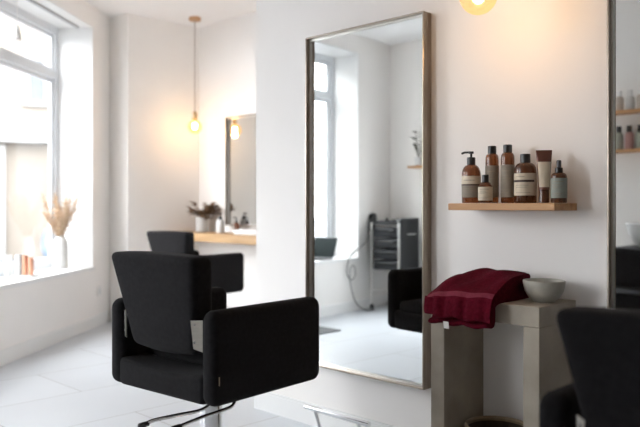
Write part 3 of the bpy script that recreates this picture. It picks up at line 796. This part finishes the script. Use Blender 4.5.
# grey mat
bm = BM(); box(bm, .425, 1.25, 4.375, 4.86, .0005, .012, .003)
props(obj('floor_mat', bm, M['mat'], None, False), 'grey floor mat whose corner shows in the tall mirror', 'mat')
# shelf with plant in the tall mirror
bm = BM(); box(bm, -1.239, -1.08, 4.20, 4.83, 1.49, 1.515, .002)
props(obj('shelf', bm, M['oak'], None, False), 'wooden shelf with a dark plant reflected at the edge of the tall mirror', 'shelf')
t = thing('potted_plant', 'dark leaved plant in a glass pot reflected on the shelf in the tall mirror', 'plant', (-1.16, 4.735, 1.516))
bm = BM(); lathe(bm, [(0, 0), (.038, 0), (.048, .01), (.05, .09), (.046, .09), (.044, .012), (0, .012)], n=28); obj('pot', bm, M['frost'], t)
bm = BM(); bs = BM(); rnd = random.Random(5)
cyl(bs, .043, .02, .075, n=24)
for i in range(12):
    a = rnd.uniform(0, 2 * PI); L = rnd.uniform(.03, .07); hh = rnd.uniform(.14, .36)
    tip = Vector((math.cos(a) * L, math.sin(a) * L, hh)); tube(bs, [(0, 0, .07), tip * .6, tip], .0018, 6)
    for k in range(3): leaf(bm, tip, (math.cos(a + k * 2.1), math.sin(a + k * 2.1), rnd.uniform(-.2, .6)), .06, .020)
obj('foliage', bm, M['leafdark'], t); obj('stems', bs, M['leafdark'], t)
# two product shelves seen in the second mirror
for z, lab in ((1.875, 'upper wooden product shelf reflected in the mirror at the picture edge'), (1.545, 'lower wooden product shelf reflected in the mirror at the picture edge')):
    bm = BM(); box(bm, -1.239, -1.08, 1.70, 2.72, z, z + .025, .002); props(obj('shelf', bm, M['oak'], None, False), lab, 'shelf', 'product shelves on the opposite wall')
def mbottle(y, z, r, h, mat, capmat, lab, nm):
    t = thing(nm, lab, 'bottle', (-1.155, y, z), 0, 'bottles on the product shelves')
    bm = BM(); lathe(bm, [(0, .0005), (r - .003, .0005), (r, .004), (r, h * .62), (r * .8, h * .70), (r * .5, h * .74), (0, h * .74)], n=28); obj('bottle_body', bm, mat, t)
    bm = BM(); cyl(bm, r * .62, h * .72, h, n=24, bev=.002); obj('cap', bm, capmat, t)
for y, m, lab in ((2.605, 'greybottle', 'grey green bottle on the lower reflected shelf, first from its end'), (2.515, 'pinkbottle', 'dusty pink bottle with black cap on the lower reflected shelf'), (2.425, 'greybottle', 'grey green bottle on the lower reflected shelf, beyond the pink one')):
    mbottle(y, 1.571, .036, .20, M[m], M['blackcap'], lab, 'bottle')
for y, m, lab in ((2.60, 'beigebottle', 'beige bottle on the upper reflected shelf, first from its end'), (2.51, 'ceramic', 'white bottle on the upper reflected shelf'), (2.42, 'beigebottle', 'beige bottle on the upper reflected shelf, beyond the white one')):
    mbottle(y, 1.901, .034, .17, M[m], M['whiteplastic'], lab, 'bottle')
# wash station
t = thing('wash_station', 'black hair wash chair with white basin reflected in the mirror at the picture edge', 'wash station', (-.80, 2.26, 0))
bm = BM(); superbox(bm, .24, .27, .36, .03, (3, 3, 4), lambda q: (q.x - .16, q.y, q.z + .40)); obj('pedestal', bm, M['blackpl'], t)
bm = BM(); lathe(bm, [(0, .762), (.08, .762), (.11, .78), (.16, .87), (.185, .95), (.18, .958), (.17, .95), (.145, .87), (.10, .80), (0, .79)], -.12, 0, 40, ell=(1.1, .95)); obj('basin', bm, M['ceramic'], t)
bm = BM(); tube(bm, spline([(-.36, 0, .76), (-.36, 0, 1.0), (-.30, 0, 1.05), (-.24, 0, 1.0)], 6), .012, 12); obj('tap', bm, M['chrome'], t)
bm = BM(); superbox(bm, .26, .25, .07, .03, (4, 4, 2), lambda q: (q.x + .34, q.y, q.z + .40)); obj('seat', bm, M['fabric'], t)
bm = BM(); superbox(bm, .05, .25, .16, .03, (2, 4, 3), lambda q: (q.x + .14 - q.z * .12, q.y, q.z + .60)); obj('backrest', bm, M['fabric'], t)
bm = BM(); cyl(bm, .05, .04, .33, .34, 0, 24); lathe(bm, [(0, .001), (.2, .001), (.2, .02), (.05, .04)], .34, 0, 32); obj('seat_column', bm, M['chrome'], t)

# ------------------------------------------------------------------ the street
bm = BM(); box(bm, -40, 60, 5.0, 60, -.35, -.30)
bm.free()
G = -.15
def ground(name, pts, z, mat):
    bm = BM(); lo = [bm.verts.new((x, y, z - .1)) for x, y in pts]; hi = [bm.verts.new((x, y, z)) for x, y in pts]; k = len(pts)
    bm.faces.new(lo); bm.faces.new(hi)
    for i in range(k): bm.faces.new((lo[i], lo[(i + 1) % k], hi[(i + 1) % k], hi[i]))
    o = structure(name, bm, mat); return o
ground('street', [(-45, 5.4), (-45, 60), (45, 60), (45, 7.0), (3.7, 7.0), (1.6, 5.4)], G, M['street'])
ground('pavement', [(-45, -30), (-45, 5.38), (-1.75, 5.38), (-1.75, -30)], G, M['pave'])
# building across the street, square to the line of sight through the bay window
ray = Vector((.416, .998)).normalized()
ctr = ray * 18.5
along = Vector((ray.y, -ray.x))
BW = Wall(ctr - along * 14, ctr + along * 10, 1)
if BW.n.dot(ray) < 0: BW.n = -BW.n
t = thing('building', 'cream rendered building across the street behind the bay window', 'building')
bm = BM(); BW.blk(bm, 0, 24, 0, 6, G, 8.2); obj('facade', bm, M['facade'], t, False)
bm = BM(); BW.blk(bm, -.1, 24.1, -.35, 0, 2.55, 2.95); obj('cornice', bm, M['stonetrim'], t, False)
bm = BM(); BW.blk(bm, -.1, 24.1, -.3, 0, 7.9, 8.3); obj('cornice', bm, M['stonetrim'], t, False)
for a in (2.2, 5.2, 8.2, 11.4, 14.6, 17.6, 20.3):
    bm = BM()
    BW.blk(bm, a - .47, a - .37, -.06, .0, 3.55, 4.5); BW.blk(bm, a + .37, a + .47, -.06, 0, 3.55, 4.5); BW.blk(bm, a - .52, a + .52, -.1, 0, 3.43, 3.55); BW.blk(bm, a - .47, a + .47, -.06, 0, 4.5, 4.6); BW.blk(bm, a - .07, a + .07, -.05, 0, 3.55, 4.5)
    f = obj('house_window', bm, M['stonetrim'], t, False)
    bm = BM(); BW.blk(bm, a - .37, a + .37, -.02, -.001, 3.55, 4.5); obj('pane', bm, M['extglass'], f, False)
for a in (3.0, 7.5, 12.0, 16.5, 21.0):
    bm = BM(); BW.blk(bm, a - 1.7, a + 1.7, -.10, 0, G, .35); BW.blk(bm, a - 1.7, a - 1.55, -.10, 0, .35, 2.5); BW.blk(bm, a + 1.55, a + 1.7, -.10, 0, .35, 2.5); BW.blk(bm, a - .05, a + .05, -.08, 0, .35, 2.4); BW.blk(bm, a - 1.55, a + 1.55, -.10, 0, 2.2, 2.5)
    f = obj('shop_window', bm, M['stonetrim'], t, False)
    bm = BM(); BW.blk(bm, a - 1.55, a + 1.55, -.03, -.001, .35, 2.2); obj('pane', bm, M['extglass'], f, False)
# parked car
cc = Vector((.4275, .9735 + .0)).normalized() * 15.0 + along * 2.1
t = thing('car', 'pale blue car parked across the street outside the bay window', 'car', (cc.x, cc.y, G), math.atan2(along.y, along.x))
def bodyfn(q):
    k = q.z / .33
    return (q.x * (1 - .03 * max(0, k)), q.y, q.z + .52)
bm = BM(); superbox(bm, 2.0, .82, .30, .18, (12, 6, 4), bodyfn); obj('car_body', bm, M['carpaint'], t)
def cabfn(q):
    k = (q.z + .30) / .6
    return (q.x * (1 - .28 * k) - .15, q.y * (1 - .12 * k), q.z + 1.02)
bm = BM(); superbox(bm, 1.15, .74, .30, .12, (8, 6, 4), cabfn); cb = obj('cabin', bm, M['carpaint'], t)
for s in (-1, 1):
    bm = BM(); hexa(bm, [(-1.0, s * .705, .86), (.72, s * .705, .86), (.72, s * .745, .86), (-1.0, s * .745, .86), (-.80, s * .64, 1.22), (.42, s * .64, 1.22), (.42, s * .69, 1.22), (-.80, s * .69, 1.22)]); obj('side_window', bm, M['extglass'], cb, False)
    for x in (-1.25, 1.25):
        bm = BM(); lathe(bm, [(0, -.09), (.28, -.09), (.31, -.06), (.31, .06), (.28, .09), (0, .09)], n=28)
        for v in bm.verts: v.co = Vector((v.co.x + x, v.co.z + s * .74, v.co.y + .312))
        obj('wheel', bm, M['tyre'], t)

# ------------------------------------------------------------------ light, world, camera
W = bpy.data.worlds.new('sky'); S.world = W; W.use_nodes = True
bg = W.node_tree.nodes['Background']; bg.inputs['Color'].default_value = (.93, .962, 1.0, 1); bg.inputs['Strength'].default_value = 8.0

cam = bpy.data.cameras.new('camera'); co = bpy.data.objects.new('camera', cam); COL.objects.link(co)
co.location = (0, 0, 1.1); co.rotation_euler = (R(90), 0, R(-45))
cam.sensor_width = 36; cam.lens = 730 / 640 * 36; cam.shift_y = -8.5 / 640
cam.clip_start = .05; cam.clip_end = 200
cam.dof.use_dof = True; cam.dof.focus_distance = 2.65; cam.dof.aperture_fstop = 2.3
S.camera = co
S.view_settings.view_transform = 'Standard'; S.view_settings.look = 'None'; S.view_settings.gamma = 1; S.view_settings.use_curve_mapping = False
S.view_settings.exposure = .87
S.cycles.max_bounces = 14; S.cycles.diffuse_bounces = 8; S.cycles.glossy_bounces = 6; S.cycles.transparent_max_bounces = 16
S.cycles.caustics_reflective = False; S.cycles.caustics_refractive = False
